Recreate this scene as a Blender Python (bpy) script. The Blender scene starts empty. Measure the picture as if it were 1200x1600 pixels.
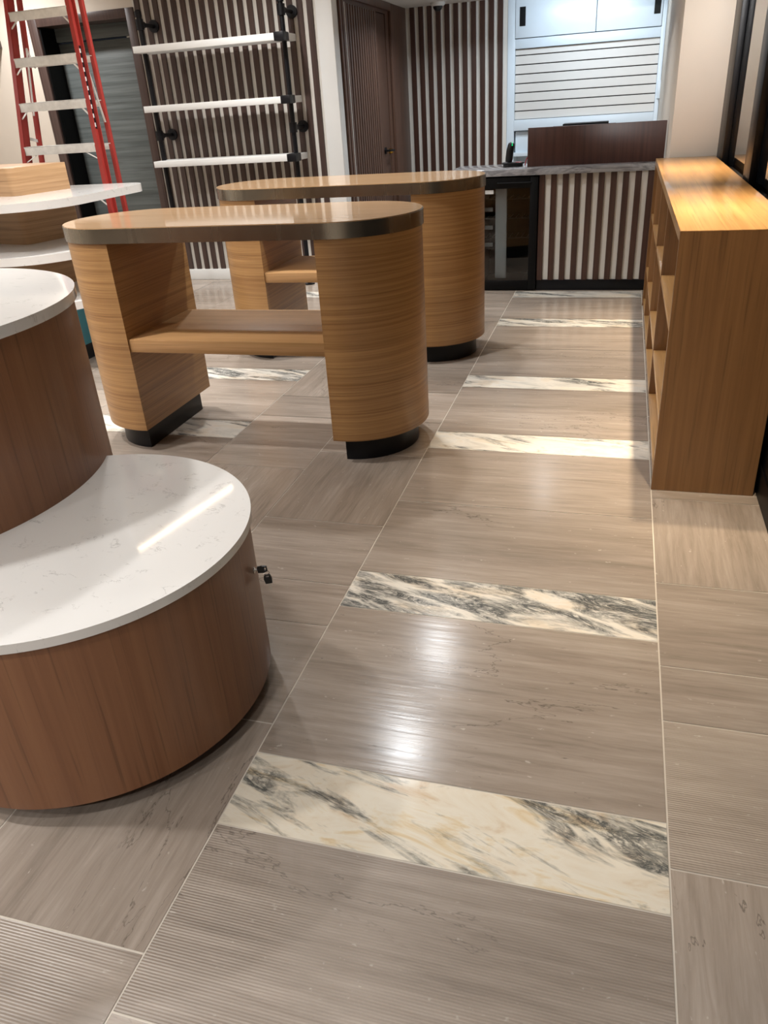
import bpy, bmesh, math, random
from mathutils import Vector, Matrix
random.seed(7)
SC = bpy.context.scene
COL = SC.collection

# ------------------------------------------------------------------ camera
cam_d = bpy.data.cameras.new('camera')
cam = bpy.data.objects.new('camera', cam_d)
COL.objects.link(cam)
RX = Vector((0.9604803632682294, 0.2714402587903386, -0.06162513840929001))
DN = Vector((0.07589047194298824, -0.4683812294821291, -0.8802611317882209))
FW = Vector((-0.2678023675108207, 0.8407967707934201, -0.47047070278494096))
rm = Matrix((RX, -DN, -FW)).transposed().to_4x4()
cam.matrix_world = Matrix.Translation((-0.2085, 0.0, 1.5)) @ rm
cam_d.sensor_fit = 'VERTICAL'
cam_d.sensor_height = 32.0
cam_d.lens = 1196.5 / 1600 * 32.0
cam_d.clip_start = 0.05
cam_d.clip_end = 60
SC.camera = cam

# ------------------------------------------------------------------ view, world, lamps
SC.view_settings.view_transform = 'Standard'
SC.view_settings.look = 'None'
SC.view_settings.gamma = 1.0
SC.view_settings.use_curve_mapping = False
SC.view_settings.exposure = -0.2

w = bpy.data.worlds.new('world')
SC.world = w
w.use_nodes = True
w.node_tree.nodes['Background'].inputs[0].default_value = (0.03, 0.035, 0.045, 1)
w.node_tree.nodes['Background'].inputs[1].default_value = 0.3

def lamp(x, y, z, power, size=0.16, colour=(1, 0.95, 0.88), spread=150, sy=None, aim=None, name='downlight_or_fill_lamp'):
    d = bpy.data.lights.new(name, 'AREA')
    d.shape = 'DISK' if sy is None else 'RECTANGLE'
    d.size = size
    if sy: d.size_y = sy
    d.energy = power
    d.color = colour
    d.spread = math.radians(spread)
    o = bpy.data.objects.new(name, d)
    COL.objects.link(o)
    o.location = (x, y, z)
    if aim is not None:
        o.rotation_euler = (Vector(aim) - Vector((x, y, z))).to_track_quat('-Z', 'Y').to_euler()
    return o

WARM, NEUT, COOL = (1, 0.80, 0.56), (1, 0.985, 0.975), (0.74, 0.87, 1.0)
lamp(-1.53, 4.25, 2.98, 20, 0.12, (0.93, 0.97, 1.0), 112)           # pair of recessed downlights over the aisle
lamp(-1.53, 5.47, 2.98, 20, 0.12, (0.93, 0.97, 1.0), 125)
for xx, yy in ((-0.3, -1.4), (-1.6, -2.0), (-2.9, -1.2)):   # unseen lamps added behind the viewer to raise the overall brightness
    lamp(xx, yy, 2.98, 26, 0.15, NEUT, 130)
for xx, yy in ((-3.1, 0.6), (-3.1, 2.4), (-3.1, 4.2), (-3.1, 6.0), (-4.8, 0.6), (-4.8, 2.4), (-6.3, 4.2), (-5.7, 6.6)):   # unseen fill lamps added over the far side of the shop
    lamp(xx, yy, 2.98, 42, 0.15, NEUT, 140)
lamp(-1.2, -0.3, 2.98, 15, 0.15, NEUT, 130)  # another added fill lamp, unseen behind the viewer
for yy in (3.62, 5.4):                                              # warm spots over the low bookcase
    lamp(0.15, yy, 2.98, 14, 0.07, WARM, 48)
    lamp(0.12, yy + 0.05, 2.95, 0.45, 0.04, WARM, 170)
lamp(0.0, 0.6, 2.95, 4.5, 0.08, NEUT, 20, None, (0.30, 6.3, 1.9))            # unseen spot added to brighten the cream wall
lamp(0.15, 2.5, 2.98, 8, 0.07, WARM, 55)
lamp(-3.96, 5.6, 2.97, 6, 0.015, (1, 0.78, 0.55), 150, 1.4, name='linear_lamp').rotation_euler = (0, 0, math.radians(-12.5))
lamp(-0.8, 7.6, 2.385, 14, 0.14, (0.92, 0.96, 1.0), 130)             # lamps in the low ceiling behind the counter
lamp(-1.9, 8.4, 2.385, 24, 0.14, (0.86, 0.93, 1.0))
lamp(-0.7, 8.75, 2.385, 20, 0.9, COOL, 150, 0.06, (-0.7, 9.75, 1.7), name='linear_lamp')

# ------------------------------------------------------------------ material helpers
def lin(h):
    h = h.lstrip('#')
    o = []
    for i in (0, 2, 4):
        v = int(h[i:i + 2], 16) / 255
        o.append(v / 12.92 if v <= 0.04045 else ((v + 0.055) / 1.055) ** 2.4)
    return (*o, 1.0)

class Mat:
    def __init__(s, name):
        s.m = bpy.data.materials.new(name)
        s.m.use_nodes = True
        s.t = s.m.node_tree
        s.b = s.t.nodes['Principled BSDF']
    def n(s, typ, **kw):
        nd = s.t.nodes.new(typ)
        for k, v in kw.items():
            if k.startswith('_'):
                key = k[1:]
                key = int(key) if key.isdigit() else key.replace('_', ' ')
                nd.inputs[key].default_value = v
            else:
                setattr(nd, k, v)
        return nd
    def l(s, a, b): s.t.links.new(a, b)
    def put(s, key, v):
        if hasattr(v, 'is_output'): s.l(v, s.b.inputs[key])
        else: s.b.inputs[key].default_value = v
        return s
    def coords(s, scale=(1, 1, 1), rot=(0, 0, 0), src='Object'):
        tc = s.n('ShaderNodeTexCoord')
        mp = s.n('ShaderNodeMapping')
        mp.inputs['Scale'].default_value = scale
        mp.inputs['Rotation'].default_value = rot
        s.l(tc.outputs[src], mp.inputs[0])
        return mp.outputs[0]
    def noise(s, vec, scale=1.0, detail=4.0, rough=0.55, dist=0.0):
        nd = s.n('ShaderNodeTexNoise', _Scale=scale, _Detail=detail, _Roughness=rough, _Distortion=dist)
        if vec is not None: s.l(vec, nd.inputs['Vector'])
        return nd.outputs['Fac']
    def ramp(s, fac, stops):
        nd = s.n('ShaderNodeValToRGB')
        e = nd.color_ramp.elements
        while len(e) < len(stops): e.new(0.5)
        for el, (p, c) in zip(e, stops):
            el.position = p
            el.color = c if len(c) == 4 else (*c, 1)
        s.l(fac, nd.inputs[0])
        return nd.outputs[0]
    def math(s, op, a, b=None, c=None):
        nd = s.n('ShaderNodeMath', operation=op)
        for i, v in enumerate((a, b, c)):
            if v is None: continue
            if hasattr(v, 'is_output'): s.l(v, nd.inputs[i])
            else: nd.inputs[i].default_value = v
        return nd.outputs[0]
    def mix(s, fac, a, b, mode='MIX'):
        nd = s.n('ShaderNodeMix', data_type='RGBA', blend_type=mode)
        for i, v in ((0, fac), (6, a), (7, b)):
            if hasattr(v, 'is_output'): s.l(v, nd.inputs[i])
            else: nd.inputs[i].default_value = v
        return nd.outputs[2]
    def bump(s, h, strength=0.1, dist=0.01):
        nd = s.n('ShaderNodeBump', _Strength=strength, _Distance=dist)
        s.l(h, nd.inputs['Height'])
        s.l(nd.outputs[0], s.b.inputs['Normal'])

def G(v): return (v, v, v, 1)

def plain(name, col, rough=0.5, metal=0.0, spec=0.5, var=0.06, vs=6.0, coat=0.0, bump=0.0):
    M = Mat(name)
    c = lin(col)
    v = M.coords((vs, vs, vs))
    f = M.noise(v, 1.0, 5)
    lo = tuple(x * (1 - var) for x in c[:3]); hi = tuple(min(1, x * (1 + var)) for x in c[:3])
    M.put('Base Color', M.ramp(f, [(0.3, lo), (0.7, hi)]))
    M.put('Roughness', rough).put('Metallic', metal).put('Specular IOR Level', spec)
    if coat: M.put('Coat Weight', coat).put('Coat Roughness', 0.12)
    if bump: M.bump(f, bump, 0.003)
    return M.m

def wood(name, dark, light, grain, rough=0.42, fine=60.0, coat=0.0, contrast=1.0, streak=None):
    """grain: 'x','y','z' along that axis, 'h' horizontal on any upright face"""
    M = Mat(name)
    a = 0.9
    sc = {'x': (a, fine, fine), 'y': (fine, a, fine), 'z': (fine, fine, a), 'h': (a, a, fine)}[grain]
    v = M.coords(sc)
    fi = M.noise(v, 1.0, 6, 0.62, 0.35)
    b2 = tuple(x * 0.16 if x > 5 else x * 0.55 for x in sc)
    wd = M.noise(M.coords(b2), 1.0, 3, 0.5, 0.9)
    mixf = M.math('ADD', M.math('MULTIPLY', fi, 0.8), M.math('MULTIPLY', wd, 0.2))
    d, l = lin(dark), lin(light)
    mid = tuple((x + y) / 2 for x, y in zip(d, l))
    k = 0.13 / contrast
    col = M.ramp(mixf, [(0.5 - k, d), (0.5, mid), (0.5 + k, l)])
    pore = M.noise(M.coords(tuple(x * 3.2 if x > 5 else x * 2.4 for x in sc)), 1.0, 2)
    pf = M.ramp(pore, [(0.30, G(0.72)), (0.42, G(1))])
    col = M.mix(1.0, col, pf, 'MULTIPLY')
    M.put('Base Color', col)
    M.put('Roughness', M.math('MULTIPLY_ADD', fi, 0.14, rough - 0.07))
    if coat: M.put('Coat Weight', coat).put('Coat Roughness', 0.05)
    M.bump(fi, 0.06, 0.002)
    return M.m

def stone_floor(name, grooved=False):
    M = Mat(name)
    at = M.n('ShaderNodeVertexColor', layer_name='tile')
    sp = M.n('ShaderNodeSeparateColor'); M.l(at.outputs[0], sp.inputs[0])
    R, Gr, B = sp.outputs
    tc = M.n('ShaderNodeTexCoord')
    xyz = M.n('ShaderNodeSeparateXYZ'); M.l(tc.outputs['Object'], xyz.inputs[0])
    X, Y = xyz.outputs[0], xyz.outputs[1]
    def lerp(p, q): return M.math('ADD', p, M.math('MULTIPLY', Gr, M.math('SUBTRACT', q, p)))
    along, across = lerp(X, Y), lerp(Y, X)
    def vec(sa, sb, off):
        c = M.n('ShaderNodeCombineXYZ')
        M.l(M.math('MULTIPLY', along, sa), c.inputs[0])
        M.l(M.math('MULTIPLY', across, sb), c.inputs[1])
        M.l(M.math('MULTIPLY_ADD', R, 57.0, off), c.inputs[2])
        return c.outputs[0]
    broad = M.noise(vec(0.9, 9.0, 0), 1.0, 5, 0.6, 0.6)
    fine = M.noise(vec(4.0, 55.0, 3), 1.0, 7, 0.68, 0.5)
    spec = M.noise(vec(22.0, 60.0, 9), 1.0, 3, 0.6, 0.5)
    f = M.math('ADD', M.math('MULTIPLY', broad, 0.5), M.math('MULTIPLY', fine, 0.5))
    col = M.ramp(f, [(0.32, lin('#84786c')), (0.44, lin('#978a7d')), (0.54, lin('#a29588')), (0.66, lin('#b1a497'))])
    # small dark pits and pale flecks in bands
    pit = M.ramp(spec, [(0.24, G(0.45)), (0.31, G(1))])
    band = M.ramp(M.noise(vec(0.7, 6.0, 21), 1.0, 3), [(0.5, G(0)), (0.62, G(1))])
    col = M.mix(M.math('MULTIPLY', band, 0.8), col, M.mix(1.0, col, pit, 'MULTIPLY'))
    fleck = M.ramp(M.noise(vec(34.0, 60.0, 33), 1.0, 3), [(0.69, G(0)), (0.74, G(1))])
    col = M.mix(M.math('MULTIPLY', fleck, 0.45), col, lin('#cfc6ba'))
    # hairline cracks
    cn = M.noise(vec(0.7, 2.6, 44), 1.0, 7, 0.62, 0.3)
    cr = M.math('ABSOLUTE', M.math('SUBTRACT', cn, 0.5))
    crm = M.ramp(cr, [(0.0, G(1)), (0.003, G(0))])
    msk = M.ramp(M.noise(vec(1.1, 2.3, 66), 1.0, 1), [(0.54, G(0)), (0.6, G(1))])
    col = M.mix(M.math('MULTIPLY', M.math('MULTIPLY', crm, msk), 0.6), col, lin('#4a413a'))
    tone = M.math('MULTIPLY_ADD', B, 0.28, 0.86)
    tv = M.n('ShaderNodeCombineColor')
    for i in range(3): M.l(tone, tv.inputs[i])
    col = M.mix(1.0, col, tv.outputs[0], 'MULTIPLY')
    M.put('Base Color', col)
    if grooved:
        wv = M.n('ShaderNodeTexWave', wave_type='BANDS', bands_direction='Y', wave_profile='SIN')
        wv.inputs['Scale'].default_value = 50.0
        wv.inputs['Distortion'].default_value = 0.25
        wv.inputs['Detail'].default_value = 1.0
        M.l(tc.outputs['Object'], wv.inputs['Vector'])
        patch = M.ramp(M.noise(vec(1.3, 1.6, 81), 1.0, 3), [(0.40, G(0.0)), (0.62, G(1))])
        h = M.math('MULTIPLY', wv.outputs['Fac'], patch)
        M.put('Roughness', 0.36)
        M.bump(h, 0.36, 0.0025)
        groove = M.ramp(h, [(0.0, G(0.93)), (0.8, G(1.05))])
        M.put('Base Color', M.mix(1.0, col, groove, 'MULTIPLY'))
    else:
        M.put('Roughness', M.math('MULTIPLY_ADD', fine, 0.14, 0.12))
        rip = M.noise(vec(1.6, 48.0, 12), 1.0, 3)
        M.bump(M.math('ADD', M.math('MULTIPLY', rip, 0.8), M.math('MULTIPLY', fine, 0.2)), 0.12, 0.005)
    M.put('Specular IOR Level', 0.55)
    return M.m

def marble_floor(name):
    M = Mat(name)
    at = M.n('ShaderNodeVertexColor', layer_name='tile')
    sp = M.n('ShaderNodeSeparateColor'); M.l(at.outputs[0], sp.inputs[0])
    R, CR, VD = sp.outputs                                           # offset, creaminess, vein density
    tc = M.n('ShaderNodeTexCoord')
    xyz = M.n('ShaderNodeSeparateXYZ'); M.l(tc.outputs['Object'], xyz.inputs[0])
    def vec(sa, sb, off, skew=0.35):
        c = M.n('ShaderNodeCombineXYZ')
        yy = M.math('ADD', xyz.outputs[1], M.math('MULTIPLY', xyz.outputs[0], skew))
        M.l(M.math('MULTIPLY', xyz.outputs[0], sa), c.inputs[0])
        M.l(M.math('MULTIPLY', yy, sb), c.inputs[1])
        M.l(M.math('MULTIPLY_ADD', R, 71.0, off), c.inputs[2])
        return c.outputs[0]
    base_n = M.noise(vec(4.0, 12.0, 2, 0.12), 1.0, 7, 0.62, 0.8)
    white = M.ramp(base_n, [(0.3, lin('#c9c6bd')), (0.5, lin('#e4ded2')), (0.62, lin('#dfd3c0')), (0.75, lin('#cdc8be'))])
    cream = M.ramp(base_n, [(0.3, lin('#cdb08a')), (0.42, lin('#dfd3bd')), (0.52, lin('#e2dac8')), (0.6, lin('#dac7a4')), (0.72, lin('#c4a47c'))])
    col = M.mix(CR, white, cream)
    def veins(sa, sb, off, width, detail, skew, dist=1.4):
        v = M.noise(vec(sa, sb, off, skew), 1.0, detail, 0.70, dist)
        return M.ramp(M.math('ABSOLUTE', M.math('SUBTRACT', v, 0.5)), [(0.0, G(1)), (width * 0.4, G(0.75)), (width, G(0))])
    mask = M.noise(vec(2.6, 11.0, 50, 0.3), 1.0, 5, 0.62, 0.8)
    thr = M.math('SUBTRACT', 0.60, M.math('MULTIPLY', VD, 0.20))
    mk = M.math('MULTIPLY', M.math('SUBTRACT', mask, thr), 9.0)
    mk = M.math('MINIMUM', M.math('MAXIMUM', mk, 0.0), 1.0)
    v1 = veins(5.0, 15.0, 11, 0.075, 10, 0.25)
    v2 = veins(14.0, 38.0, 31, 0.10, 8, 0.25)
    vv = M.math('MULTIPLY', M.math('MAXIMUM', v1, M.math('MULTIPLY', v2, 0.75)), mk)
    soft = M.math('MULTIPLY', mk, 0.22)
    col = M.mix(soft, col, lin('#7f8484'))
    col = M.mix(M.math('MULTIPLY', vv, 0.93), col, lin('#2b3438'))
    M.put('Base Color', col)
    M.put('Roughness', 0.14).put('Specular IOR Level', 0.55)
    return M.m

def quartz(name):
    M = Mat(name)
    v = M.coords((7, 12, 7))
    a = M.noise(v, 1.0, 6, 0.6, 0.7)
    vein = M.ramp(M.math('ABSOLUTE', M.math('SUBTRACT', a, 0.5)), [(0.0, G(1)), (0.010, G(0))])
    msk = M.ramp(M.noise(M.coords((18, 18, 18)), 1.0, 2), [(0.52, G(0)), (0.6, G(1))])
    col = M.mix(M.math('MULTIPLY', M.math('MULTIPLY', vein, msk), 0.5), lin('#e6e4e0'), lin('#9a9792'))
    M.put('Base Color', col).put('Roughness', 0.05).put('Specular IOR Level', 0.5)
    return M.m

def grey_marble(name):
    M = Mat(name)
    a = M.noise(M.coords((2.5, 7, 9)), 1.0, 8, 0.65, 1.2)
    col = M.ramp(a, [(0.30, lin('#3c3c40')), (0.42, lin('#6c6b6e')), (0.52, lin('#9b9a9b')), (0.60, lin('#707074')), (0.72, lin('#c4c3c2'))])
    M.put('Base Color', col).put('Roughness', 0.14)
    return M.m

def brushed(name, col, rough=0.3):
    M = Mat(name)
    f = M.noise(M.coords((22, 22, 0.6)), 1.0, 2)
    c = lin(col)
    M.put('Base Color', M.ramp(f, [(0.3, tuple(x * 0.95 for x in c[:3])), (0.7, c)]))
    M.put('Metallic', 1.0).put('Roughness', M.math('MULTIPLY_ADD', f, 0.05, rough - 0.025))
    return M.m

def glass(name, tint=(0.92, 0.95, 0.95, 1), ior=1.5):
    M = Mat(name)
    f = M.noise(M.coords((3, 3, 3)), 1.0, 2)
    M.put('Base Color', tint).put('Transmission Weight', 1.0).put('IOR', ior)
    M.put('Roughness', M.math('MULTIPLY', f, 0.004))
    return M.m

def emit(name, col, strength):
    M = Mat(name)
    f = M.noise(M.coords((40, 40, 40)), 1.0, 1)
    c = lin(col)
    M.put('Base Color', c)
    M.l(M.ramp(f, [(0.0, tuple(x * 0.8 for x in c[:3])), (1.0, c)]), M.b.inputs['Emission Color'])
    M.put('Emission Strength', strength)
    return M.m

M_stone, M_groove, M_marble = stone_floor('travertine'), stone_floor('ribbed_travertine', True), marble_floor('veined_marble')
M_grout = plain('grout', '#cfc6b8', 0.8)
M_paint = plain('white_paint', '#dcdad6', 0.6, vs=2.0, var=0.02)
M_cream = plain('cream_paint', '#cfc4b6', 0.65, vs=2.0, var=0.03)
M_ceil = plain('ceiling_paint', '#d8d6d2', 0.8, vs=2.0, var=0.02)
M_trim = plain('white_trim', '#dfe0de', 0.4, vs=3.0, var=0.02)
M_cab = plain('white_laminate', '#d3dee6', 0.35, vs=3.0, var=0.015)
M_slatw = plain('slatwall_board', '#d2cec8', 0.45, vs=3.0, var=0.02)
M_black = plain('black_satin', '#050506', 0.5, spec=0.18, var=0.15)
M_blackm = plain('black_metal', '#0a0b10', 0.4, spec=0.35, var=0.15)
M_kick = plain('black_plinth', '#090b10', 0.35, spec=0.3, var=0.12)
M_dark = plain('dark_recess', '#17100e', 0.6, var=0.2)
M_walnut = wood('walnut', '#382a27', '#513f39', 'z', 0.36, 70, 0.15)
M_walnut_r = wood('walnut_red', '#331f1a', '#4b3027', 'z', 0.36, 70, 0.15)
M_walnut_d = wood('walnut_reeded', '#473229', '#664b3d', 'z', 0.42, 60)
M_walnut_s = wood('walnut_screen', '#371f19', '#4a2c24', 'z', 0.38, 40)
M_strip = plain('pale_strip', '#d6d2ca', 0.5, vs=4, var=0.04)
M_oak_h = wood('oak_cross_grain', '#90673d', '#b48a57', 'h', 0.42, 110, 0.1, 1.0)
M_oak_x = wood('oak_long_grain', '#ad875c', '#c6a077', 'x', 0.3, 80, 0.8)
M_oak_s = wood('oak_shelf', '#a07848', '#b98f62', 'x', 0.5, 80, 0.0)
M_oak_y = wood('oak_shelf_top', '#a77c4b', '#bd925c', 'y', 0.34, 45, 0.4)
M_oak_z = wood('oak_upright_grain', '#785430', '#8d663d', 'z', 0.42, 38, 0.1, 0.8)
M_drum = wood('drum_veneer', '#7a4f33', '#8b5f40', 'z', 0.42, 40, 0.1, 0.8)
M_riser = wood('riser_veneer', '#9c7854', '#bc9870', 'h', 0.45, 55, 0.05)
M_quartz = quartz('white_quartz')
M_grey_marble = grey_marble('grey_marble')
M_band = brushed('bronze_band', '#a09a8e', 0.27)
M_chrome = brushed('chrome', '#c9c9c6', 0.2)
M_brass = brushed('brass', '#b58a3a', 0.25)
M_alu = plain('ladder_aluminium', '#dcdbd6', 0.38, metal=0.15, var=0.12, vs=18)
M_red = plain('red_fibreglass', '#98312b', 0.4, vs=8, var=0.08)
M_teal = plain('teal_laminate', '#2f8399', 0.45)
M_greydoor = wood('grey_door_veneer', '#4d5352', '#6b7170', 'x', 0.42, 30)
M_glass = glass('clear_glass')
M_shopglass = glass('storefront_glass', (0.4, 0.42, 0.42, 1), 2.4)
M_label = plain('paper_label', '#c9c9c6', 0.6)
M_grey_clip_refl = plain('grey_clip_reflection', '#9ba0a1', 0.5)  # grey of the shelf clips and of the modelled glass reflection
M_redplastic = plain('red_plastic', '#b3202e', 0.35)
M_green = emit('green_indicator', '#17d27a', 1.6)
M_blackpl = plain('black_plastic', '#101114', 0.35, var=0.1)

# ------------------------------------------------------------------ mesh helpers
def finish(bm, angle=32):
    bmesh.ops.recalc_face_normals(bm, faces=bm.faces[:])
    for f in bm.faces: f.smooth = True
    for e in bm.edges:
        if len(e.link_faces) == 2:
            e.smooth = e.calc_face_angle(0) < math.radians(angle)
        else:
            e.smooth = False

def obj(name, bm, mats, parent=None, angle=32):
    """Link the bmesh (world coordinates) as one mesh object; under a parent the mesh is shifted to the parent's frame."""
    finish(bm, angle)
    if parent is not None:
        bmesh.ops.translate(bm, verts=bm.verts[:], vec=-world_loc(parent))
    me = bpy.data.meshes.new(name)
    bm.to_mesh(me); bm.free()
    for m in (mats if isinstance(mats, (list, tuple)) else [mats]): me.materials.append(m)
    o = bpy.data.objects.new(name, me)
    COL.objects.link(o)
    if parent is not None: o.parent = parent
    return o

def world_loc(o):
    v = Vector((0, 0, 0))
    while o is not None:
        v += o.location
        o = o.parent
    return v

def tag(o, label, cat, group=None):
    o['label'] = label; o['category'] = cat
    if group: o['group'] = group
    return o

def thing(name, loc, label, cat, group=None):
    o = bpy.data.objects.new(name, None)
    o.empty_display_size = 0.1
    COL.objects.link(o)
    o.location = loc
    return tag(o, label, cat, group)

def struct(name, bm, mats, parent=None, angle=32):
    o = obj(name, bm, mats, parent, angle)
    o['kind'] = 'structure'
    return o

def B(): return bmesh.new()

def box(bm, x0, x1, y0, y1, z0, z1, bev=0.0, mi=0, seg=2):
    r = bmesh.ops.create_cube(bm, size=1.0)
    vs = r['verts']
    bmesh.ops.scale(bm, vec=(x1 - x0, y1 - y0, z1 - z0), verts=vs)
    bmesh.ops.translate(bm, vec=((x0 + x1) / 2, (y0 + y1) / 2, (z0 + z1) / 2), verts=vs)
    fs = {f for v in vs for f in v.link_faces}
    for f in fs: f.material_index = mi
    if bev > 0:
        es = list({e for v in vs for e in v.link_edges})
        q = bmesh.ops.bevel(bm, geom=es, offset=bev, segments=seg, affect='EDGES', profile=0.5)
        for f in q['faces']: f.material_index = mi
    return bm

def prism(bm, poly, z0, z1, bev=0.0, mi=0, seg=2):
    lo = [bm.verts.new((x, y, z0)) for x, y in poly]
    hi = [bm.verts.new((x, y, z1)) for x, y in poly]
    n = len(poly)
    f1 = bm.faces.new(hi); f0 = bm.faces.new(lo[::-1])
    fs = [f1, f0]
    for i in range(n):
        j = (i + 1) % n
        fs.append(bm.faces.new((lo[i], lo[j], hi[j], hi[i])))
    for f in fs: f.material_index = mi
    if bev > 0:
        es = list(f1.edges) + list(f0.edges)
        q = bmesh.ops.bevel(bm, geom=es, offset=bev, segments=seg, affect='EDGES', profile=0.5)
        for f in q['faces']: f.material_index = mi
    return bm

def ring(bm, outer, inner, z0, z1, mi=0):
    n = len(outer)
    V = [[bm.verts.new((p[0], p[1], z)) for p in poly] for poly, z in ((outer, z0), (outer, z1), (inner, z1), (inner, z0))]
    for i in range(n):
        j = (i + 1) % n
        for a, b in ((0, 1), (1, 2), (2, 3), (3, 0)):
            bm.faces.new((V[a][i], V[a][j], V[b][j], V[b][i])).material_index = mi
    return bm

def stadium(x0, x1, yc, r, n=40):
    p = []
    for i in range(n + 1):
        a = -math.pi / 2 + math.pi * i / n
        p.append((x1 + r * math.cos(a), yc + r * math.sin(a)))
    for i in range(n + 1):
        a = math.pi / 2 + math.pi * i / n
        p.append((x0 + r * math.cos(a), yc + r * math.sin(a)))
    return p

def circle(cx, cy, r, n=128):
    return [(cx + r * math.cos(2 * math.pi * i / n), cy + r * math.sin(2 * math.pi * i / n)) for i in range(n)]

def rrect(pts, rads, n=10):
    """rounded convex polygon, anticlockwise"""
    out = []
    k = len(pts)
    for i, (p, r) in enumerate(zip(pts, rads)):
        p = Vector(p); a = Vector(pts[i - 1]); b = Vector(pts[(i + 1) % k])
        if r <= 0: out.append((p.x, p.y)); continue
        d1 = (a - p).normalized(); d2 = (b - p).normalized()
        th = d1.angle(d2)
        t = r / math.tan(th / 2)
        c = p + (d1 + d2).normalized() * (r / math.sin(th / 2))
        s = p + d1 * t - c; e = p + d2 * t - c
        a0 = math.atan2(s.y, s.x); a1 = math.atan2(e.y, e.x)
        da = (a1 - a0 + math.pi) % (2 * math.pi) - math.pi
        for j in range(n + 1):
            q = a0 + da * j / n
            out.append((c.x + r * math.cos(q), c.y + r * math.sin(q)))
    return out

def tube(bm, pts, r, n=14, mi=0, cap=True):
    pts = [Vector(p) for p in pts]
    rs = r if isinstance(r, (list, tuple)) else [r] * len(pts)
    rows = []
    up = None
    for i, p in enumerate(pts):
        if i == 0: t = pts[1] - p
        elif i == len(pts) - 1: t = p - pts[i - 1]
        else: t = (pts[i + 1] - p).normalized() + (p - pts[i - 1]).normalized()
        t.normalize()
        if up is None:
            up = Vector((0, 0, 1)) if abs(t.z) < 0.9 else Vector((1, 0, 0))
        u = t.cross(up).normalized(); v = t.cross(u).normalized()
        up = u.cross(t).normalized() if False else up
        rows.append([bm.verts.new(p + (u * math.cos(2 * math.pi * k / n) + v * math.sin(2 * math.pi * k / n)) * rs[i]) for k in range(n)])
    for a, b in zip(rows, rows[1:]):
        for k in range(n):
            bm.faces.new((a[k], a[(k + 1) % n], b[(k + 1) % n], b[k])).material_index = mi
    if cap:
        bm.faces.new(rows[0][::-1]).material_index = mi
        bm.faces.new(rows[-1]).material_index = mi
    return bm

def bar(bm, p, q, wv, dv, mi=0, bev=0.0):
    """straight bar from p to q with half-width vector wv and half-depth vector dv"""
    p, q, wv, dv = (Vector(v) for v in (p, q, wv, dv))
    c = [(-1, -1), (1, -1), (1, 1), (-1, 1)]
    lo = [bm.verts.new(p + wv * a + dv * b) for a, b in c]
    hi = [bm.verts.new(q + wv * a + dv * b) for a, b in c]
    fs = [bm.faces.new(lo[::-1]), bm.faces.new(hi)]
    for i in range(4):
        fs.append(bm.faces.new((lo[i], lo[(i + 1) % 4], hi[(i + 1) % 4], hi[i])))
    for f in fs: f.material_index = mi
    if bev > 0:
        es = list({e for f in fs for e in f.edges})
        qq = bmesh.ops.bevel(bm, geom=es, offset=bev, segments=2, affect='EDGES', profile=0.5)
        for f in qq['faces']: f.material_index = mi
    return bm

def copy_tree(o, parent=None):
    c = o.copy()
    COL.objects.link(c)
    if parent is not None: c.parent = parent
    for ch in list(o.children): copy_tree(ch, c)
    return c

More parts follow.
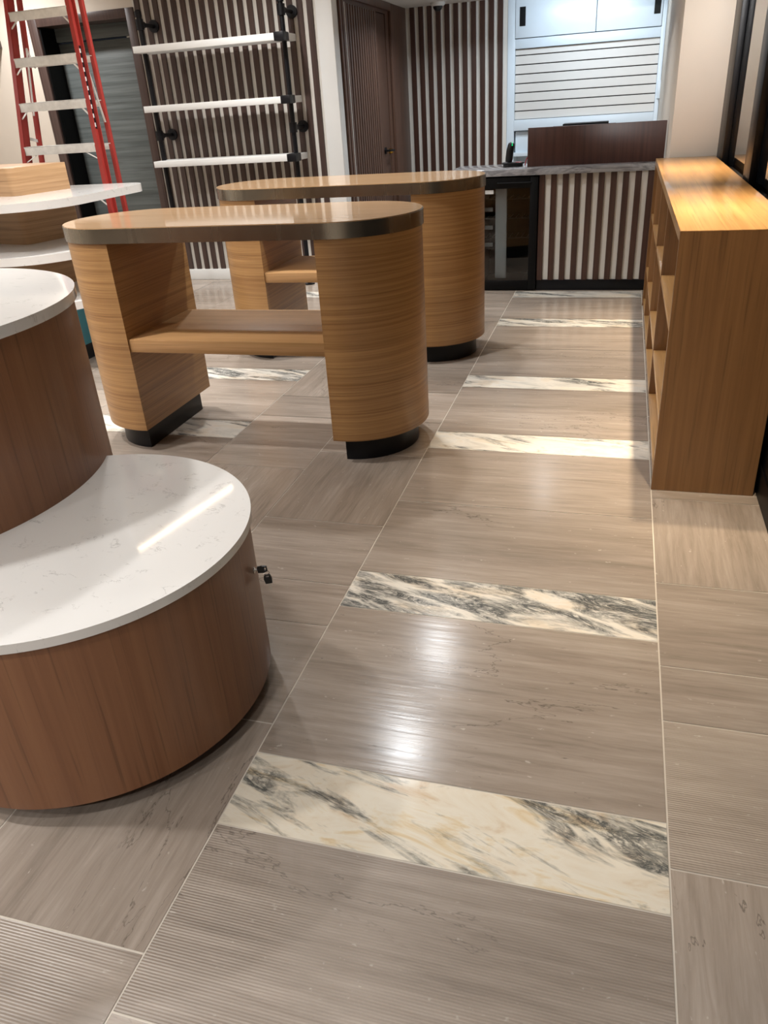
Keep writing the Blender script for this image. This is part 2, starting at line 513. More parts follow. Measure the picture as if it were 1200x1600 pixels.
# ================================================================== SETTING
# ------------------------------------------------------------------ floor
def build_floor():
    bm = B()
    lay = bm.loops.layers.color.new('tile')
    box(bm, -7.3, 0.6, -3.6, 10.3, -0.12, -0.0015, 0, 3)
    rnd = random.Random(3)
    g = 0.0022
    def tile(x0, x1, y0, y1, mi, col):
        vs = [bm.verts.new(p) for p in ((x0 + g, y0 + g, 0), (x1 - g, y0 + g, 0), (x1 - g, y1 - g, 0), (x0 + g, y1 - g, 0))]
        f = bm.faces.new(vs)
        f.material_index = mi
        for lp in f.loops: lp[lay] = (*col, 1)
    def stone(x0, x1, y0, y1, groove=False, orient=0, tone=None):
        t = rnd.random() if tone is None else tone
        tile(x0, x1, y0, y1, 1 if groove else 0, (rnd.random(), orient, t))
    per = 2.256
    marb = [(1.0885, 1.3226), (2.005, 2.229)]
    vein = {0: (0.95, 0.68), 1: (0.25, 0.98), 2: (0.45, 0.7), 3: (0.25, 0.7), 4: (0.35, 0.85), 5: (0.1, 0.8)}
    for x0, x1, main in ((-1.03, 0, True), (-3.10, -2.07, False), (-5.17, -4.14, False), (-7.24, -6.21, False)):
        ms = []
        for k in range(-3, 5):
            for a, b in marb: ms.append((a + k * per, b + k * per))
        ms.sort()
        if main:
            ms = [m for m in ms if m[1] < 1.0] + [(1.0885, 1.3226), (2.005, 2.229), (3.357, 3.573), (4.26, 4.4786), (5.616, 5.832), (6.522, 6.745)] + [m for m in ms if m[0] > 7.2]
        prev = -3.6
        for i, (a, b) in enumerate(ms):
            if b < -3.5 or a > 10.0: continue
            if a > prev:
                if main and 0.9 < a < 1.2:
                    stone(x0, x1, prev, 0.643, True); stone(x0, x1, 0.643, a, True, 0, 0.4)
                elif a - prev > 0.9:
                    mid = prev + (a - prev) * 0.5
                    stone(x0, x1, prev, mid, False, 0, None); stone(x0, x1, mid, a)
                else: stone(x0, x1, prev, a, False, 0, 0.55 if main else None)
            k = [j for j, m in enumerate([1.0885, 2.005, 3.357, 4.26, 5.616, 6.522]) if abs(m - a) < 0.03]
            cr, vd = vein[k[0]] if (main and k) else (rnd.uniform(0, 0.3), rnd.uniform(0.6, 1.0))
            tile(x0, x1, a, b, 2, (rnd.random(), cr, vd))
            prev = b
        stone(x0, x1, prev, 10.3)
    def column(x0, x1, ys, grooves=(), orient=()):
        for a, b in zip(ys, ys[1:]):
            stone(x0, x1, a, b, any(abs(a - q) < 0.01 for q in grooves), 1 if any(abs(a - q) < 0.01 for q in orient) else 0)
    column(-1.55, -1.03, [-3.6, -2.4, -1.2, -0.3, 0.759, 1.429, 1.885, 2.126, 2.562, 3.244, 3.68, 4.14, 4.6, 5.06, 5.74, 6.2, 6.66, 7.34, 8.0, 9.0, 10.3], (-0.3,), (0.759, 2.562, 5.06))
    column(-2.07, -1.55, [-3.6, -2.0, -0.9, 0.42, 0.88, 1.34, 1.9, 2.435, 3.03, 3.68, 4.0, 4.6, 5.06, 5.74, 6.2, 6.9, 7.6, 8.4, 9.2, 10.3], (), (2.435, 4.0))
    for cx in (-3.62, -4.14, -5.69, -6.21):
        ys = [-3.6]
        while ys[-1] < 9.6: ys.append(ys[-1] + rnd.choice((0.46, 0.68, 0.92)))
        column(cx, cx + 0.52, ys + [10.3])
    column(0.0, 0.6, [-3.6, -2.2, -1.0, 0.2, 1.202, 1.662, 1.893, 2.339, 2.975, 3.05, 3.9, 4.6, 5.3, 6.0, 6.7, 8.0, 10.3], (1.202,), (0.2, 2.339))
    return struct('floor', bm, [M_stone, M_groove, M_marble, M_grout])
build_floor()

# ------------------------------------------------------------------ ceiling
bm = B()
box(bm, -7.3, 0.7, -3.6, 7.6, 3.0, 3.12)
box(bm, -2.9, 0.7, 7.42, 10.3, 2.4, 2.46)
box(bm, -2.9, 0.7, 7.36, 7.42, 2.4, 3.0)
struct('ceiling', bm, M_ceil)

def battens(bm, axis, start, end, pos, depth, z0, z1, pitch, width, mi, first=0.0):
    """slats fixed to a wall face; axis 'x' runs along x and stands out towards -y, 'y' runs along y and stands out towards +x"""
    p = start + first
    while p + width <= end + 1e-4:
        if axis == 'x': box(bm, p, p + width, pos - depth, pos, z0, z1, 0.003, mi, 1)
        else: box(bm, pos, pos + depth, p, p + width, z0, z1, 0.003, mi, 1)
        p += pitch

# wall with the door and the pipe shelves
YW = 7.33
bm = B()
box(bm, -4.585, -2.69, YW, YW + 0.12, 0, 3.0, 0, 2)          # pale strips behind the slats
battens(bm, 'x', -4.58, -2.83, YW, 0.018, 0.105, 3.0, 0.0914, 0.053, 1, 0.02)
box(bm, -7.3, -5.72, YW, YW + 0.12, 0, 3.0, 0, 0)            # painted wall
box(bm, -5.72, -4.585, YW, YW + 0.12, 2.4, 3.0, 0, 0)        # over the door
struct('wall_front', bm, [M_cream, M_walnut, M_strip])
bm = B(); box(bm, -2.835, -2.688, YW - 0.02, YW + 0.12, 0, 3.0, 0.004)
struct('trim_1', bm, M_trim)
bm = B(); box(bm, -4.585, -2.83, YW - 0.024, YW, 0, 0.105, 0.003)
struct('baseboard_front', bm, M_trim)

# grey door in a dark walnut frame, set back in a dark reveal
bm = B()
box(bm, -5.725, -5.63, YW - 0.015, YW + 0.3, 0, 2.4, 0.004, 0)
box(bm, -4.665, -4.58, YW - 0.015, YW + 0.3, 0, 2.4, 0.004, 0)
box(bm, -5.63, -4.665, YW - 0.015, YW + 0.3, 2.325, 2.4, 0.004, 0)
box(bm, -5.63, -5.615, YW + 0.01, YW + 0.24, 0, 2.325, 0.0, 1)
door = struct('door_1', bm, [M_walnut, M_black])
bm = B(); box(bm, -5.615, -4.665, YW + 0.24, YW + 0.29, 0.01, 2.195, 0.003)
leaf = obj('door_leaf', bm, M_greydoor, door)
bm = B(); box(bm, -5.615, -4.665, YW + 0.22, YW + 0.29, 2.21, 2.325, 0.003)
obj('transom_panel', bm, M_greydoor, door)
bm = B(); box(bm, -4.84, -4.665, YW + 0.225, YW + 0.235, 2.195, 2.206, 0.0)
obj('closer_strip', bm, M_alu, door)

# reeded walnut side wall with its concealed door
XS = -2.69
bm = B()
box(bm, XS - 0.12, XS, YW + 0.12, 7.62, 0, 2.4, 0, 0)
box(bm, XS - 0.12, XS, 8.98, 9.75, 0, 2.4, 0, 0)
box(bm, XS - 0.12, XS, 7.62, 8.98, 2.30, 2.4, 0, 0)
battens(bm, 'y', YW + 0.14, 7.6, XS, 0.018, 0, 2.33, 0.075, 0.05, 0)
box(bm, XS, XS + 0.03, 9.1, 9.74, 0, 2.40, 0.003, 0)
box(bm, XS, XS + 0.035, YW + 0.12, 9.1, 2.33, 2.4, 0.004, 0)
struct('wall_side', bm, M_walnut_d)
bm = B()
box(bm, XS - 0.05, XS - 0.005, 7.635, 8.965, 0.01, 2.295, 0.003, 0)
battens(bm, 'y', 7.64, 8.62, XS - 0.005, 0.02, 0.01, 2.295, 0.075, 0.05, 0)
d2 = struct('door_2', bm, M_walnut_d)
bm = B(); box(bm, XS - 0.05, XS + 0.014, 7.618, 7.632, 0, 2.30, 0.0)
obj('edge_strip', bm, M_alu, d2)
bm = B()
tube(bm, [(XS - 0.006, 8.74, 1.045), (XS + 0.012, 8.74, 1.045)], 0.032, 24)
tube(bm, [(XS + 0.01, 8.74, 1.045), (XS + 0.055, 8.74, 1.045), (XS + 0.06, 8.76, 1.045), (XS + 0.06, 8.88, 1.04)], 0.011, 14)
hd = obj('door_handle', bm, M_blackm, d2)
bm = B()
tube(bm, [(XS - 0.006, 8.915, 1.03), (XS + 0.02, 8.915, 1.03), (XS + 0.035, 8.915, 1.03)], [0.026, 0.026, 0.018], 24)
obj('lock_cylinder', bm, M_brass, d2)['label'] = 'round brass lock beside the black lever'

# slatted wall behind the counter
YB = 9.75
bm = B()
box(bm, XS - 0.12, -1.535, YB, YB + 0.4, 0, 2.42, 0, 0)
battens(bm, 'x', XS + 0.035, -1.53, YB, 0.02, 0, 2.40, 0.0975, 0.055, 1, 0.042)
box(bm, -1.535, 0.7, YB + 0.38, YB + 0.45, 0, 2.42, 0, 0)
struct('wall_back', bm, [M_strip, M_walnut_r])

# cream wall behind the bookcase, with its return to the back wall
bm = B()
box(bm, 0.09, 0.5, 6.33, 10.15, 0, 3.0, 0.004, 0)
struct('wall_corner', bm, M_cream)

# far walls of the shop, outside the picture but closing the room
bm = B(); box(bm, -7.42, -7.3, -3.6, 7.45, 0, 3.0)
struct('wall_left', bm, M_cream)
bm = B(); box(bm, -7.3, 0.6, -3.72, -3.6, 0, 3.0)
struct('wall_rear', bm, M_cream)

# right side: black bulkhead with dark framed storefront glass above
bm = B()
box(bm, 0.412, 0.56, -3.6, 6.33, 0, 0.95, 0.004, 0)
box(bm, 0.406, 0.414, -3.6, 6.33, 0.0, 0.12, 0.002, 0)
struct('wall_right', bm, M_black)
bm = B()
for a, b in ((5.98, 6.33), (4.6, 4.84), (2.9, 3.2), (1.3, 1.6), (-0.3, 0.0), (-1.9, -1.6), (-3.6, -3.3)):
    box(bm, 0.405, 0.443, a, b, 0.96, 3.0, 0.003)
box(bm, 0.41, 0.5, -3.6, 6.33, 0.95, 0.985, 0.003)
box(bm, 0.41, 0.5, -3.6, 6.33, 2.92, 3.0, 0.003)
win = struct('window_1', bm, M_blackm)
bm = B(); box(bm, 0.444, 0.452, -3.58, 6.32, 0.97, 2.95)
obj('glass_pane', bm, M_shopglass, win)

# ================================================================== THINGS
# ------------------------------------------------------------------ oval tables
def make_table():
    t = thing('oval_table', (-1.92, 3.452, 0), 'nearer oval oak table with bronze edge band, beside the low round display', 'table', 'oval oak display tables')
    cx, cy, c, r = -1.92, 3.452, 0.5285, 0.345
    x0, x1 = cx - c, cx + c
    bm = B(); prism(bm, stadium(x0, x1, cy, r), 1.021, 1.086, 0.0015)
    top = obj('table_top', bm, M_oak_x, t)
    bm = B(); ring(bm, stadium(x0, x1, cy, r + 0.004), stadium(x0, x1, cy, r - 0.004), 1.02, 1.0825)
    obj('metal_band', bm, M_band, t)['label'] = 'brushed bronze edge band'
    for s in (-1, 1):
        n = 40
        flat = 0.497
        pts = []
        for i in range(n + 1):
            a = math.pi / 2 + math.pi * i / n
            pts.append((cx + s * (c - 0.341 * math.cos(a)), cy + 0.341 * math.sin(a)))
        pts = [(cx + s * flat, cy + 0.341)] + pts + [(cx + s * flat, cy - 0.341)]
        if s > 0: pts = pts[::-1]
        bm = B(); prism(bm, pts[::-1], 0.118, 1.0205, 0.0015)
        leg = obj('leg', bm, M_oak_h, t)
        pts = []
        for i in range(n + 1):
            a = math.pi / 2 + math.pi * i / n
            pts.append((cx + s * (c + 0.006 - 0.28 * math.cos(a)), cy + 0.28 * math.sin(a)))
        if s > 0: pts = pts[::-1]
        bm = B(); prism(bm, pts[::-1], 0, 0.12, 0.002)
        obj('plinth', bm, M_kick, leg)['label'] = 'recessed black plinth'
    bm = B(); box(bm, cx - 0.5, cx + 0.5, cy - 0.333, cy + 0.26, 0.52, 0.582, 0.003)
    obj('shelf', bm, M_oak_s, t)
    return t
tA = make_table()
tB = copy_tree(tA)
tB.location = (-1.889, 4.99, 0)
tB['label'] = 'farther oval oak table with bronze edge band, near the glass door cooler'

# ------------------------------------------------------------------ round two-tier display
t = thing('round_display', (-1.565, 1.452, 0), 'two tier round wooden display with white quartz tops and keys in its side', 'display stand')
c1, c2 = (-1.565, 1.452), (-2.339, 1.643)
bm = B(); prism(bm, circle(*c1, 0.484, 160), 0.06, 0.531, 0.002)
body = obj('lower_drum', bm, M_drum, t)
bm = B(); prism(bm, circle(*c1, 0.495, 160), 0.531, 0.555, 0.003)
obj('lower_top', bm, M_quartz, t)['label'] = 'white quartz top of the low tier'
bm = B(); prism(bm, circle(*c2, 0.658, 200), 0.06, 1.039, 0.002)
obj('upper_drum', bm, M_drum, t)
bm = B(); prism(bm, circle(*c2, 0.670, 200), 1.039, 1.069, 0.003)
obj('upper_top', bm, M_quartz, t)['label'] = 'white quartz top of the tall tier'
for c, r in ((c1, 0.42), (c2, 0.59)):
    bm = B(); prism(bm, circle(*c, r, 96), 0, 0.061)
    obj('toe_kick', bm, M_dark, t)
rad = Vector((0.955, 0.297, 0)); nrm = Vector((0.297, -0.955, 0))
lk = Vector((c1[0], c1[1], 0.392)) + rad * 0.484
bm = B(); tube(bm, [lk - rad * 0.004, lk + rad * 0.003], 0.009, 20)
obj('lock', bm, M_chrome, t)

def key_outline(origin, ax, up, wd, ht, th, hole):
    """plastic key bow with a slot, in the plane of ax and up"""
    bm = B()
    out = rrect([(0, -ht * 0.42), (wd * 0.55, -ht / 2), (wd, -ht * 0.36), (wd, ht * 0.36), (wd * 0.55, ht / 2), (0, ht * 0.42)], [0.002, 0.003, 0.004, 0.004, 0.003, 0.002], 4)
    hx0, hx1, hy = wd * 0.72, wd * 0.88, ht * 0.26
    inn = []
    cxm, cym = (hx0 + hx1) / 2, 0.0
    for p in out:
        d = Vector((p[0] - cxm, p[1] - cym))
        k = min((hx1 - hx0) / 2 / max(abs(d.x), 1e-6), hy / max(abs(d.y), 1e-6))
        inn.append((cxm + d.x * k, cym + d.y * k))
    ring(bm, out, inn, -th / 2, th / 2)
    mtx = Matrix((ax, up, ax.cross(up))).transposed().to_4x4()
    mtx.translation = origin
    bmesh.ops.transform(bm, matrix=mtx, verts=bm.verts[:])
    return bm

keys = thing('key_set', lk, 'two black headed keys on a ring, hanging from the lock of the round display', 'keys')
k0 = lk + rad * 0.010
bm = B(); bar(bm, lk + rad * 0.002, lk + rad * 0.012, Vector((0, 0, 0.0035)), nrm * 0.001)
obj('key_blade', bm, M_chrome, keys)
tilt = (rad + Vector((0, 0, 0.12))).normalized()
upv = nrm.cross(tilt) * -1
upv = tilt.cross(nrm)
if upv.z < 0: upv = -upv
bm = key_outline(k0, tilt, upv, 0.027, 0.021, 0.006, True)
obj('key_head', bm, M_blackpl, keys)
hook = k0 + tilt * 0.0225 - upv * 0.006
bm = B()
rc = hook + Vector((0.001, 0, -0.006))
tube(bm, [rc + (rad * math.cos(a) + Vector((0, 0, 1)) * math.sin(a)) * 0.0075 + nrm * 0.003 * math.sin(a * 2) for a in [2 * math.pi * i / 20 for i in range(21)]], 0.0008, 8)
obj('key_ring', bm, M_chrome, keys)
down = (Vector((0, 0, -1)) + rad * 0.12).normalized()
side = down.cross(nrm); side = side if side.dot(rad) > 0 else -side
h2 = rc + Vector((0, 0, -0.0075)) + down * 0.0275 - rad * 0.0005
bm = key_outline(h2, -down, side, 0.028, 0.0225, 0.006, True)
obj('key_head', bm, M_blackpl, keys)
bm = B(); bar(bm, h2, h2 + down * 0.019, side * 0.0035, nrm * 0.001)
bar(bm, h2 + down * 0.019, h2 + down * 0.0215, side * 0.002, nrm * 0.001)
obj('key_blade', bm, M_chrome, keys)

# ------------------------------------------------------------------ tiered display at the far left
t = thing('tiered_display', (-4.5, 4.8, 0), 'tiered display of white slabs on wooden risers with a teal base, beside the ladder', 'display stand')
def slab_poly(dx=0.0):
    return rrect([(-5.5, 4.10), (-3.52 - dx, 4.10), (-3.50 - dx, 5.33), (-5.5, 5.33)], [0.05, 0.42, 0.18, 0.05], 16)
for zt in (0.48, 0.79, 1.10):
    bm = B(); prism(bm, slab_poly(0.0), zt - 0.05, zt, 0.004)
    obj('slab', bm, M_quartz, t)
def riser_poly():
    o = Vector((-4.10, 4.62)); a = math.radians(13.5)
    f = Vector((math.sin(a), math.cos(a))); l = Vector((-math.cos(a), math.sin(a)))
    p = [o, o + f * 0.47, o + f * 0.47 + l * 0.9, o + l * 0.9]
    return rrect([(q.x, q.y) for q in p], [0.05, 0.02, 0.02, 0.02], 8)
for a, b in ((0.48, 0.741), (0.79, 1.051), (1.10, 1.272)):
    bm = B(); prism(bm, riser_poly(), a, b, 0.0015)
    obj('riser', bm, M_riser, t)
base = rrect([(-5.4, 4.34), (-3.83, 4.34), (-3.79, 5.25), (-5.4, 5.25)], [0.03, 0.05, 0.03, 0.03], 6)
bm = B(); prism(bm, base, 0.105, 0.431, 0.001)
obj('base', bm, M_teal, t)['label'] = 'teal base panel'
bm = B(); prism(bm, [(x * 0.999 - 0.008, y) for x, y in base], 0, 0.105)
obj('toe_kick', bm, M_kick, t)

# ------------------------------------------------------------------ step ladder
lad = thing('step_ladder', (-4.45, 5.6, 0), 'red fibreglass step ladder with aluminium steps standing before the grey door', 'ladder')
FL0, FL1 = Vector((-4.848, 5.45, 0.03)), Vector((-4.747, 5.965, 2.86))
FR0, FR1 = Vector((-3.993, 5.45, 0.03)), Vector((-4.32, 5.965, 2.86))
RL0, RL1 = Vector((-4.881, 5.751, 0.03)), Vector((-4.780, 6.115, 2.82))
RR0, RR1 = Vector((-4.031, 5.751, 0.03)), Vector((-4.297, 6.115, 2.82))
def at(p, q, z): return p + (q - p) * ((z - p.z) / (q.z - p.z))
ex, ey = Vector((1, 0, 0)), Vector((0, 1, 0))
for p, q, sg in ((FL0, FL1, 1), (FR0, FR1, -1)):                  # channel rails, flanges turned outwards from the steps
    bm = B()
    bar(bm, p + ey * 0.035, q + ey * 0.035, ex * 0.004, ey * 0.038)
    bar(bm, p - ex * sg * 0.013, q - ex * sg * 0.013, ex * 0.017, ey * 0.004)
    bar(bm, p - ex * sg * 0.013 + ey * 0.07, q - ex * sg * 0.013 + ey * 0.07, ex * 0.017, ey * 0.004)
    rl = obj('front_rail', bm, M_red, lad)
    bm = B(); bar(bm, p - ex * sg * 0.006 + ey * 0.035 - Vector((0, 0, 0.03)), p - ex * sg * 0.006 + ey * 0.035 + Vector((0, 0, 0.06)), ex * 0.026, ey * 0.044)
    obj('foot', bm, M_blackpl, rl)
    if sg < 0:
        bm = B()
        a, b = at(p, q, 1.46), at(p, q, 2.02)
        bar(bm, a + ey * 0.035 + ex * 0.0045, b + ey * 0.035 + ex * 0.0045, ex * 0.0006, ey * 0.03, 0)
        for i in range(9):
            c0 = a + (b - a) * ((i + 0.22) / 9); c1_ = a + (b - a) * ((i + 0.68) / 9)
            for ya, yb in ((0.014, 0.031), (0.038, 0.055)):
                bar(bm, c0 + ey * (ya + yb) / 2 + ex * 0.0053, c1_ + ey * (ya + yb) / 2 + ex * 0.0053, ex * 0.0004, ey * (yb - ya) / 2, 1)
        obj('warning_label', bm, [M_blackpl, M_label], rl)
for p, q in ((RL0, RL1), (RR0, RR1)):
    bm = B(); bar(bm, p, q, ex * 0.018, ey * 0.016, 0, 0.004)
    rl = obj('rear_rail', bm, M_red, lad)
    bm = B(); bar(bm, p - Vector((0, 0, 0.03)), p + Vector((0, 0, 0.05)), ex * 0.023, ey * 0.022)
    obj('foot', bm, M_blackpl, rl)
z = 2.275
while z > 0.2:
    a, b = at(FL0, FL1, z), at(FR0, FR1, z)
    bm = B()
    box(bm, a.x, b.x, a.y - 0.006, a.y + 0.082, z - 0.006, z, 0.002)                     # tread
    box(bm, a.x, b.x, a.y - 0.006, a.y - 0.001, z - 0.062, z - 0.001, 0.001)             # front lip
    box(bm, a.x, b.x, a.y + 0.074, a.y + 0.082, z - 0.03, z - 0.001, 0.001)
    for k in range(5):
        yk = a.y + 0.008 + k * 0.014
        box(bm, a.x + 0.01, b.x - 0.01, yk, yk + 0.005, z - 0.001, z + 0.0015)
    st = obj('step', bm, M_alu, lad)
    for p, s in ((a, 1), (b, -1)):
        bm = B()
        lo = at(FL0 if s > 0 else FR0, FL1 if s > 0 else FR1, z - (0.11 if z > 1.1 else 0.14))
        bar(bm, Vector((p.x + s * (0.055 if z > 1.4 else 0.11), p.y + 0.006, z - 0.055)), Vector((lo.x + s * 0.004, lo.y + 0.01, lo.z)), ex * 0.008, ey * 0.0025)
        obj('step_brace', bm, M_alu, st)
    a, b = at(RL0, RL1, z - 0.035), at(RR0, RR1, z - 0.035)
    if 0.4 < z < 2.0:
        bm = B(); box(bm, a.x, b.x, a.y - 0.012, a.y - 0.006, a.z - 0.022, a.z + 0.022, 0.002)
        box(bm, a.x, b.x, a.y - 0.014, a.y + 0.006, a.z + 0.018, a.z + 0.024, 0.001)
        obj('rear_bar', bm, M_alu, lad)
    z -= 0.3035
for p, q, wv, dv in (
        (at(RL0, RL1, 2.05) - ey * 0.02 + ex * 0.02, Vector((-4.66, at(FL0, FL1, 1.86).y + 0.09, 1.90)), ex * 0.006, ey * 0.002),
        (at(RL0, RL1, 1.58) - ey * 0.02, at(RL0, RL1, 2.05) - ey * 0.02 + ex * 0.02, ex * 0.007, ey * 0.003),
        (at(FR0, FR1, 1.95) + ey * 0.08, at(RR0, RR1, 1.50) - ey * 0.02, ex * 0.007, ey * 0.002),
        (at(FL0, FL1, 1.42) + ey * 0.075, at(RL0, RL1, 1.40) - ey * 0.02, ex * 0.004, Vector((0, 0, 0.011)))):
    bm = B(); bar(bm, p, q, wv, dv)
    obj('spreader_bar', bm, M_alu, lad)
bm = B(); box(bm, -4.80, -4.27, 5.90, 6.16, 2.84, 2.90, 0.008)
obj('top_cap', bm, M_red, lad)

# ------------------------------------------------------------------ pipe shelf rack
rack = thing('pipe_shelf_rack', (-3.72, 7.08, 0), 'black pipe shelf rack with three white shelves on the slatted wall', 'shelf rack')
PY = 7.07
bm = B()
for x in (-4.39, -3.05):
    pb = B()
    tube(pb, [(x, PY, 0.0), (x, PY, 2.30)], 0.021, 18)
    for zz in (2.235, 1.357): tube(pb, [(x, PY, zz - 0.04), (x, PY, zz + 0.04)], 0.034, 18)
    tube(pb, [(x, PY, 2.29), (x, PY, 2.33), (x, PY, 2.345)], [0.030, 0.030, 0.018], 18)
    tube(pb, [(x, PY, 0.0), (x, PY, 0.012)], 0.05, 22)
    pipe = obj('upright_pipe', pb, M_blackm, rack)
    for zz in (2.235, 1.357):
        pb = B()
        tube(pb, [(x, PY, zz), (x, YW - 0.03, zz)], 0.017, 16)
        tube(pb, [(x, PY + 0.02, zz), (x, PY + 0.06, zz)], 0.027, 16)
        tube(pb, [(x, YW - 0.036, zz), (x, YW - 0.018, zz)], 0.05, 24)
        obj('wall_bracket', pb, M_blackm, pipe)
for zt in (2.066, 1.603, 1.148):
    sb = B()
    box(sb, -4.42, -3.0, 6.93, 7.22, zt - 0.052, zt, 0.002)
    sh = obj('shelf', sb, M_trim, rack)
    sb = B()
    box(sb, -3.082, -2.996, 6.921, 7.05, zt - 0.058, zt + 0.006, 0.003)
    obj('clamp', sb, M_blackm, sh)['label'] = 'black metal clamp around the shelf'
bm.free()

# ------------------------------------------------------------------ low bookcase on the right
bc = thing('bookcase', (0.19, 4.63, 0), 'low oak bookcase along the dark storefront glass, top lit by warm spots', 'bookcase')
y0, y1, xf, xb, H = 3.055, 6.29, 0.0, 0.392, 1.032
bm = B(); box(bm, xf, xb, y0 + 0.032, y1 - 0.032, H - 0.04, H - 0.003, 0.0); box(bm, xf, xb, y0, y1, H - 0.003, H, 0.001)
obj('top', bm, M_oak_y, bc)
for yy in (y0, y1 - 0.032):
    bm = B(); box(bm, xf, xb, yy, yy + 0.032, 0, H - 0.003, 0.0)
    obj('side_panel', bm, M_oak_z, bc)
bm = B(); box(bm, xb - 0.018, xb - 0.002, y0 + 0.032, y1 - 0.032, 0.0, H - 0.045)
obj('back_panel', bm, M_oak_z, bc)
for zt in (0.052, 0.287, 0.665):
    bm = B(); box(bm, xf + 0.006, xb - 0.018, y0 + 0.032, y1 - 0.032, zt - 0.028, zt, 0.001)
    obj('shelf', bm, M_oak_y, bc)
for yd in (4.10, 4.92, 5.74):
    bm = B(); box(bm, xf + 0.004, xb - 0.018, yd, yd + 0.028, 0.052, H - 0.045, 0.001)
    obj('divider', bm, M_oak_z, bc)

# ------------------------------------------------------------------ service counter
ct = thing('service_counter', (-0.75, 7.0, 0), 'slatted walnut service counter with a grey marble top and black kick', 'counter')
bm = B(); box(bm, -1.60, 0.085, 6.745, 7.27, 0.915, 0.966, 0.004)
obj('countertop', bm, M_grey_marble, ct)['label'] = 'grey marble top'
bm = B()
box(bm, -0.862, 0.085, 6.80, 7.22, 0.085, 0.915, 0, 0)
battens(bm, 'x', -0.862, 0.088, 6.80, 0.018, 0.085, 0.915, 0.0925, 0.046, 1, 0.0)
obj('slatted_front', bm, [M_strip, M_walnut_r], ct)
bm = B(); box(bm, -1.59, -1.36, 6.80, 7.22, 0.0, 0.915, 0.002); box(bm, -1.36, -0.862, 7.19, 7.22, 0.0, 0.915)
obj('carcass', bm, M_walnut, ct)
bm = B(); box(bm, -0.862, 0.085, 6.785, 7.2, 0, 0.087, 0.002)
obj('toe_kick', bm, M_kick, ct)

# glass door cooler under the counter
wc = thing('wine_cooler', (-1.105, 6.98, 0), 'black glass door cooler built into the counter', 'cooler')
x0, x1, yf = -1.352, -0.868, 6.765
bm = B()
box(bm, x0, x0 + 0.03, yf + 0.05, 7.18, 0.06, 0.905); box(bm, x1 - 0.03, x1, yf + 0.05, 7.18, 0.06, 0.905)
box(bm, x0, x1, yf + 0.05, 7.18, 0.875, 0.908); box(bm, x0, x1, yf + 0.05, 7.18, 0.03, 0.075)
box(bm, x0, x1, 7.16, 7.185, 0.03, 0.905); box(bm, x0 + 0.02, x1 - 0.02, yf + 0.03, 7.1, 0.0, 0.05)
obj('cabinet_body', bm, M_black, wc)
bm = B()
box(bm, x0, x0 + 0.045, yf, yf + 0.045, 0.01, 0.905, 0.004); box(bm, x1 - 0.065, x1, yf, yf + 0.045, 0.01, 0.905, 0.004)
box(bm, x0 + 0.045, x1 - 0.065, yf, yf + 0.045, 0.82, 0.905, 0.004); box(bm, x0 + 0.045, x1 - 0.065, yf, yf + 0.045, 0.01, 0.085, 0.004)
dr = obj('door', bm, M_black, wc)
bm = B(); box(bm, x0 + 0.045, x1 - 0.065, yf + 0.012, yf + 0.018, 0.08, 0.825)
obj('glass_pane', bm, M_glass, dr)
bm = B(); tube(bm, [(x0 + 0.16, yf - 0.002, 0.862), (x0 + 0.16, yf - 0.018, 0.862), (x1 - 0.06, yf - 0.018, 0.862), (x1 - 0.06, yf - 0.002, 0.862)], 0.006, 10)
obj('door_handle', bm, M_black, dr)
bm = B(); box(bm, x0 + 0.052, x0 + 0.122, yf + 0.0105, yf + 0.0118, 0.782, 0.812)
obj('label', bm, M_label, dr)
for zz in (0.73, 0.575, 0.42):
    bm = B()
    for k in range(9):
        xx = x0 + 0.04 + k * 0.05
        tube(bm, [(xx, yf + 0.125, zz), (xx, 7.14, zz)], 0.003, 6)
    tube(bm, [(x0 + 0.032, yf + 0.125, zz), (x1 - 0.032, yf + 0.125, zz)], 0.005, 8)
    obj('wire_shelf', bm, M_chrome if False else M_blackm, wc)
bm = B(); box(bm, -1.225, -1.13, 6.85, 6.875, 0.09, 0.865, 0.004)  # reflection in the cooler glass, modelled as a grey strip before the shelves
obj('reflection_strip', bm, M_grey_clip_refl, wc)['label'] = 'grey strip standing in for a reflection in the door glass'
for zz in (0.645, 0.50, 0.36):
    bm = B(); box(bm, x0 + 0.032, x0 + 0.10, yf + 0.12, yf + 0.135, zz - 0.012, zz + 0.02, 0.003)
    obj('shelf_clip', bm, M_grey_clip_refl, wc)

# walnut screen, scanner and tray on the counter
bm = B(); box(bm, -0.975, 0.078, 6.905, 6.935, 0.966, 1.25, 0.002)
tag(obj('counter_screen', bm, M_walnut_s), 'dark walnut screen panel standing on the marble countertop', 'screen panel')
bm = B()
box(bm, -0.80, -0.30, 6.98, 7.14, 0.966, 1.245, 0.006)
box(bm, -0.71, -0.36, 6.972, 7.16, 1.245, 1.262, 0.003)
tag(obj('cash_drawer', bm, M_black), 'flat black unit just showing over the walnut screen', 'till')

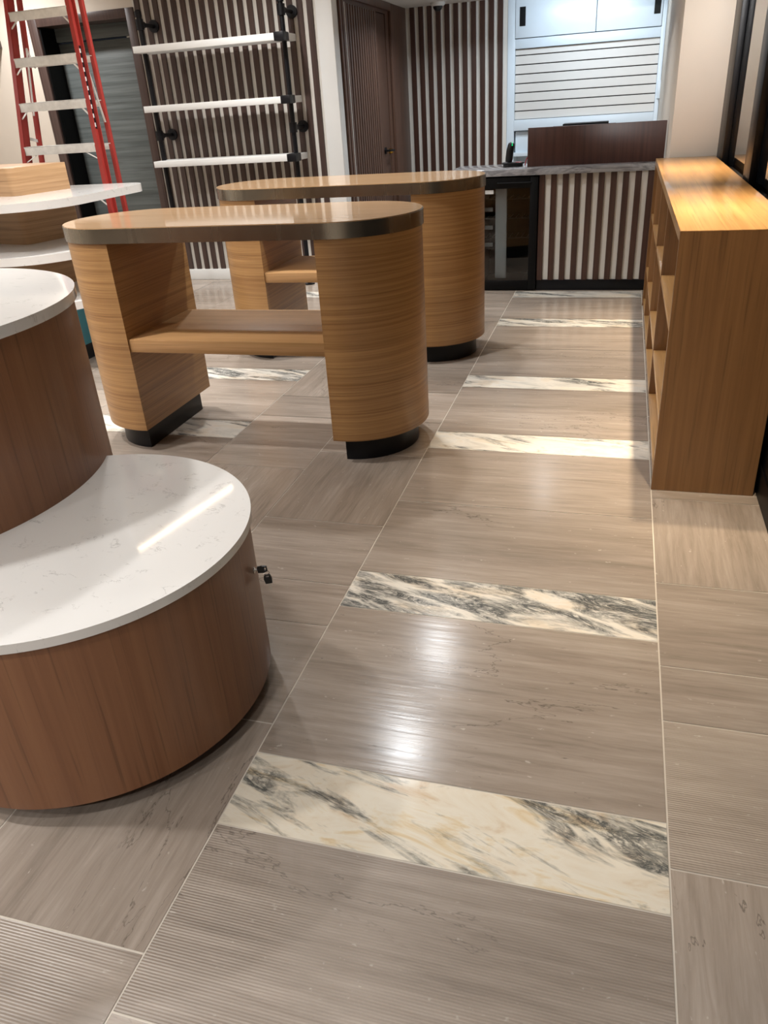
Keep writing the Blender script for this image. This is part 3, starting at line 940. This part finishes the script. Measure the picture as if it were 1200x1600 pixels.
cr = thing('scanner_cradle', (-1.105, 7.0, 0.966), 'black scanner cradle with a red inlay on the marble countertop', 'cradle')
bm = B()
prism(bm, stadium(-1.135, -1.07, 7.0, 0.05, 14), 0.966, 0.985, 0.006, 0, 3)
prism(bm, stadium(-1.14, -1.065, 7.0, 0.056, 14), 0.985, 1.0, 0.006, 0, 3)
obj('base', bm, M_blackpl, cr)
bm = B(); prism(bm, rrect([(-1.078, 6.962), (-1.03, 6.962), (-1.03, 7.0), (-1.078, 7.0)], [0.01] * 4, 5), 0.994, 1.001, 0.001)
obj('inlay', bm, M_redplastic, cr)['label'] = 'red inlay'
bm = B(); tube(bm, [(-1.002, 7.0, 0.970), (-1.0, 6.998, 0.99), (-0.992, 6.99, 1.018), (-0.978, 6.978, 1.036), (-0.958, 6.962, 1.042), (-0.94, 6.942, 1.038)], 0.004, 8)
tag(obj('cable', bm, M_redplastic), 'thin red cable curling from the cradle to the walnut screen', 'cable')
sn = thing('barcode_scanner', (-1.13, 7.0, 1.0015), 'upright black handheld scanner with a green light, in the cradle', 'scanner')
bm = B()
tube(bm, [(-1.14, 7.0, 1.0015), (-1.135, 7.0, 1.03), (-1.128, 7.0, 1.09), (-1.12, 7.0, 1.125), (-1.117, 7.0, 1.142), (-1.116, 7.0, 1.148)], [0.027, 0.031, 0.030, 0.028, 0.024, 0.014], 20)
obj('body', bm, M_blackpl, sn)
bm = B(); tube(bm, [(-1.109, 6.978, 1.128), (-1.107, 6.972, 1.138), (-1.109, 6.978, 1.148)], [0.006, 0.011, 0.004], 12)
obj('indicator', bm, M_green, sn)['label'] = 'green light'

# ------------------------------------------------------------------ white wall cabinets behind the counter
wcab = thing('wall_cabinet', (-0.72, 9.9, 0), 'white built-in wall cabinet with upper doors and a slatwall niche', 'cabinet')
L, Rr, yf, yb = -1.533, 0.088, 9.745, 10.12
bm = B()
box(bm, L, -1.452, yf, yb, 0.0, 2.4, 0.003)
box(bm, 0.045, Rr, yf, yb, 0.0, 2.4, 0.003)
box(bm, -1.452, 0.045, yf, yb, 1.925, 2.015, 0.003)
box(bm, -1.452, 0.045, yf, yb, 1.125, 1.235, 0.003)
box(bm, -1.452, 0.045, yb - 0.03, yb, 0.0, 2.4)
box(bm, -1.452, 0.045, yf, yb, 0.86, 0.90, 0.002)
obj('frame', bm, M_cab, wcab)
bm = B()
zz = 1.25
box(bm, -1.452, 0.045, 9.80, 9.82, 1.235, 1.925, 0, 1)
edges_ = [1.235, 1.322, 1.412, 1.502, 1.592, 1.682, 1.772, 1.862, 1.925]
for a, b in zip(edges_, edges_[1:]):
    box(bm, -1.451, 0.044, 9.782, 9.80, a + 0.005, b - 0.005, 0.002, 0, 1)
obj('slatwall', bm, [M_slatw, M_dark], wcab)['label'] = 'grooved slatwall board'
bm = B(); box(bm, -1.44, 0.035, 9.80, 9.815, 0.90, 1.115, 0.002)
obj('lower_panel', bm, M_cab, wcab)
for a, b, hx in ((-1.449, -0.613, -1.405), (-0.607, 0.042, -0.04)):
    bm = B(); box(bm, a, b, yf - 0.012, yf + 0.01, 2.022, 2.385, 0.003)
    dd = obj('door', bm, M_cab, wcab)
    bm = B(); box(bm, hx, hx + 0.062, yf - 0.016, yf - 0.008, 2.13, 2.305, 0.0)
    obj('pull', bm, M_black, dd)['label'] = 'black recessed pull'

bm = B(); box(bm, 0.058, 0.092, 9.70, 9.745, 1.36, 1.53, 0.004)
sw = tag(obj('switch_plate', bm, M_cab), 'small white switch box at the right edge of the wall cabinet', 'switch')
# ------------------------------------------------------------------ dome camera on the low ceiling
cv = thing('dome_camera', (-2.24, 9.48, 2.4), 'small dark dome camera with a white base on the low ceiling', 'camera')
bm = B(); tube(bm, [(-2.24, 9.48, 2.4), (-2.24, 9.48, 2.375), (-2.24, 9.48, 2.365)], [0.075, 0.075, 0.062], 32)
obj('base', bm, M_trim, cv)
bm = B()
prof = [(0.05 * math.cos(a), -0.05 * math.sin(a)) for a in [math.pi / 2 * i / 8 for i in range(9)]]
tube(bm, [(-2.24, 9.48, 2.366 + p[1]) for p in prof], [max(p[0], 0.002) for p in prof], 28)
obj('dome', bm, M_blackpl, cv)

# small dark bracket shelf cut by the left edge of the picture
bm = B(); box(bm, -6.9, -6.08, 7.12, 7.33, 2.19, 2.255, 0.003)
tag(obj('wall_shelf', bm, M_walnut), 'short dark wooden shelf on the cream wall left of the ladder', 'shelf')
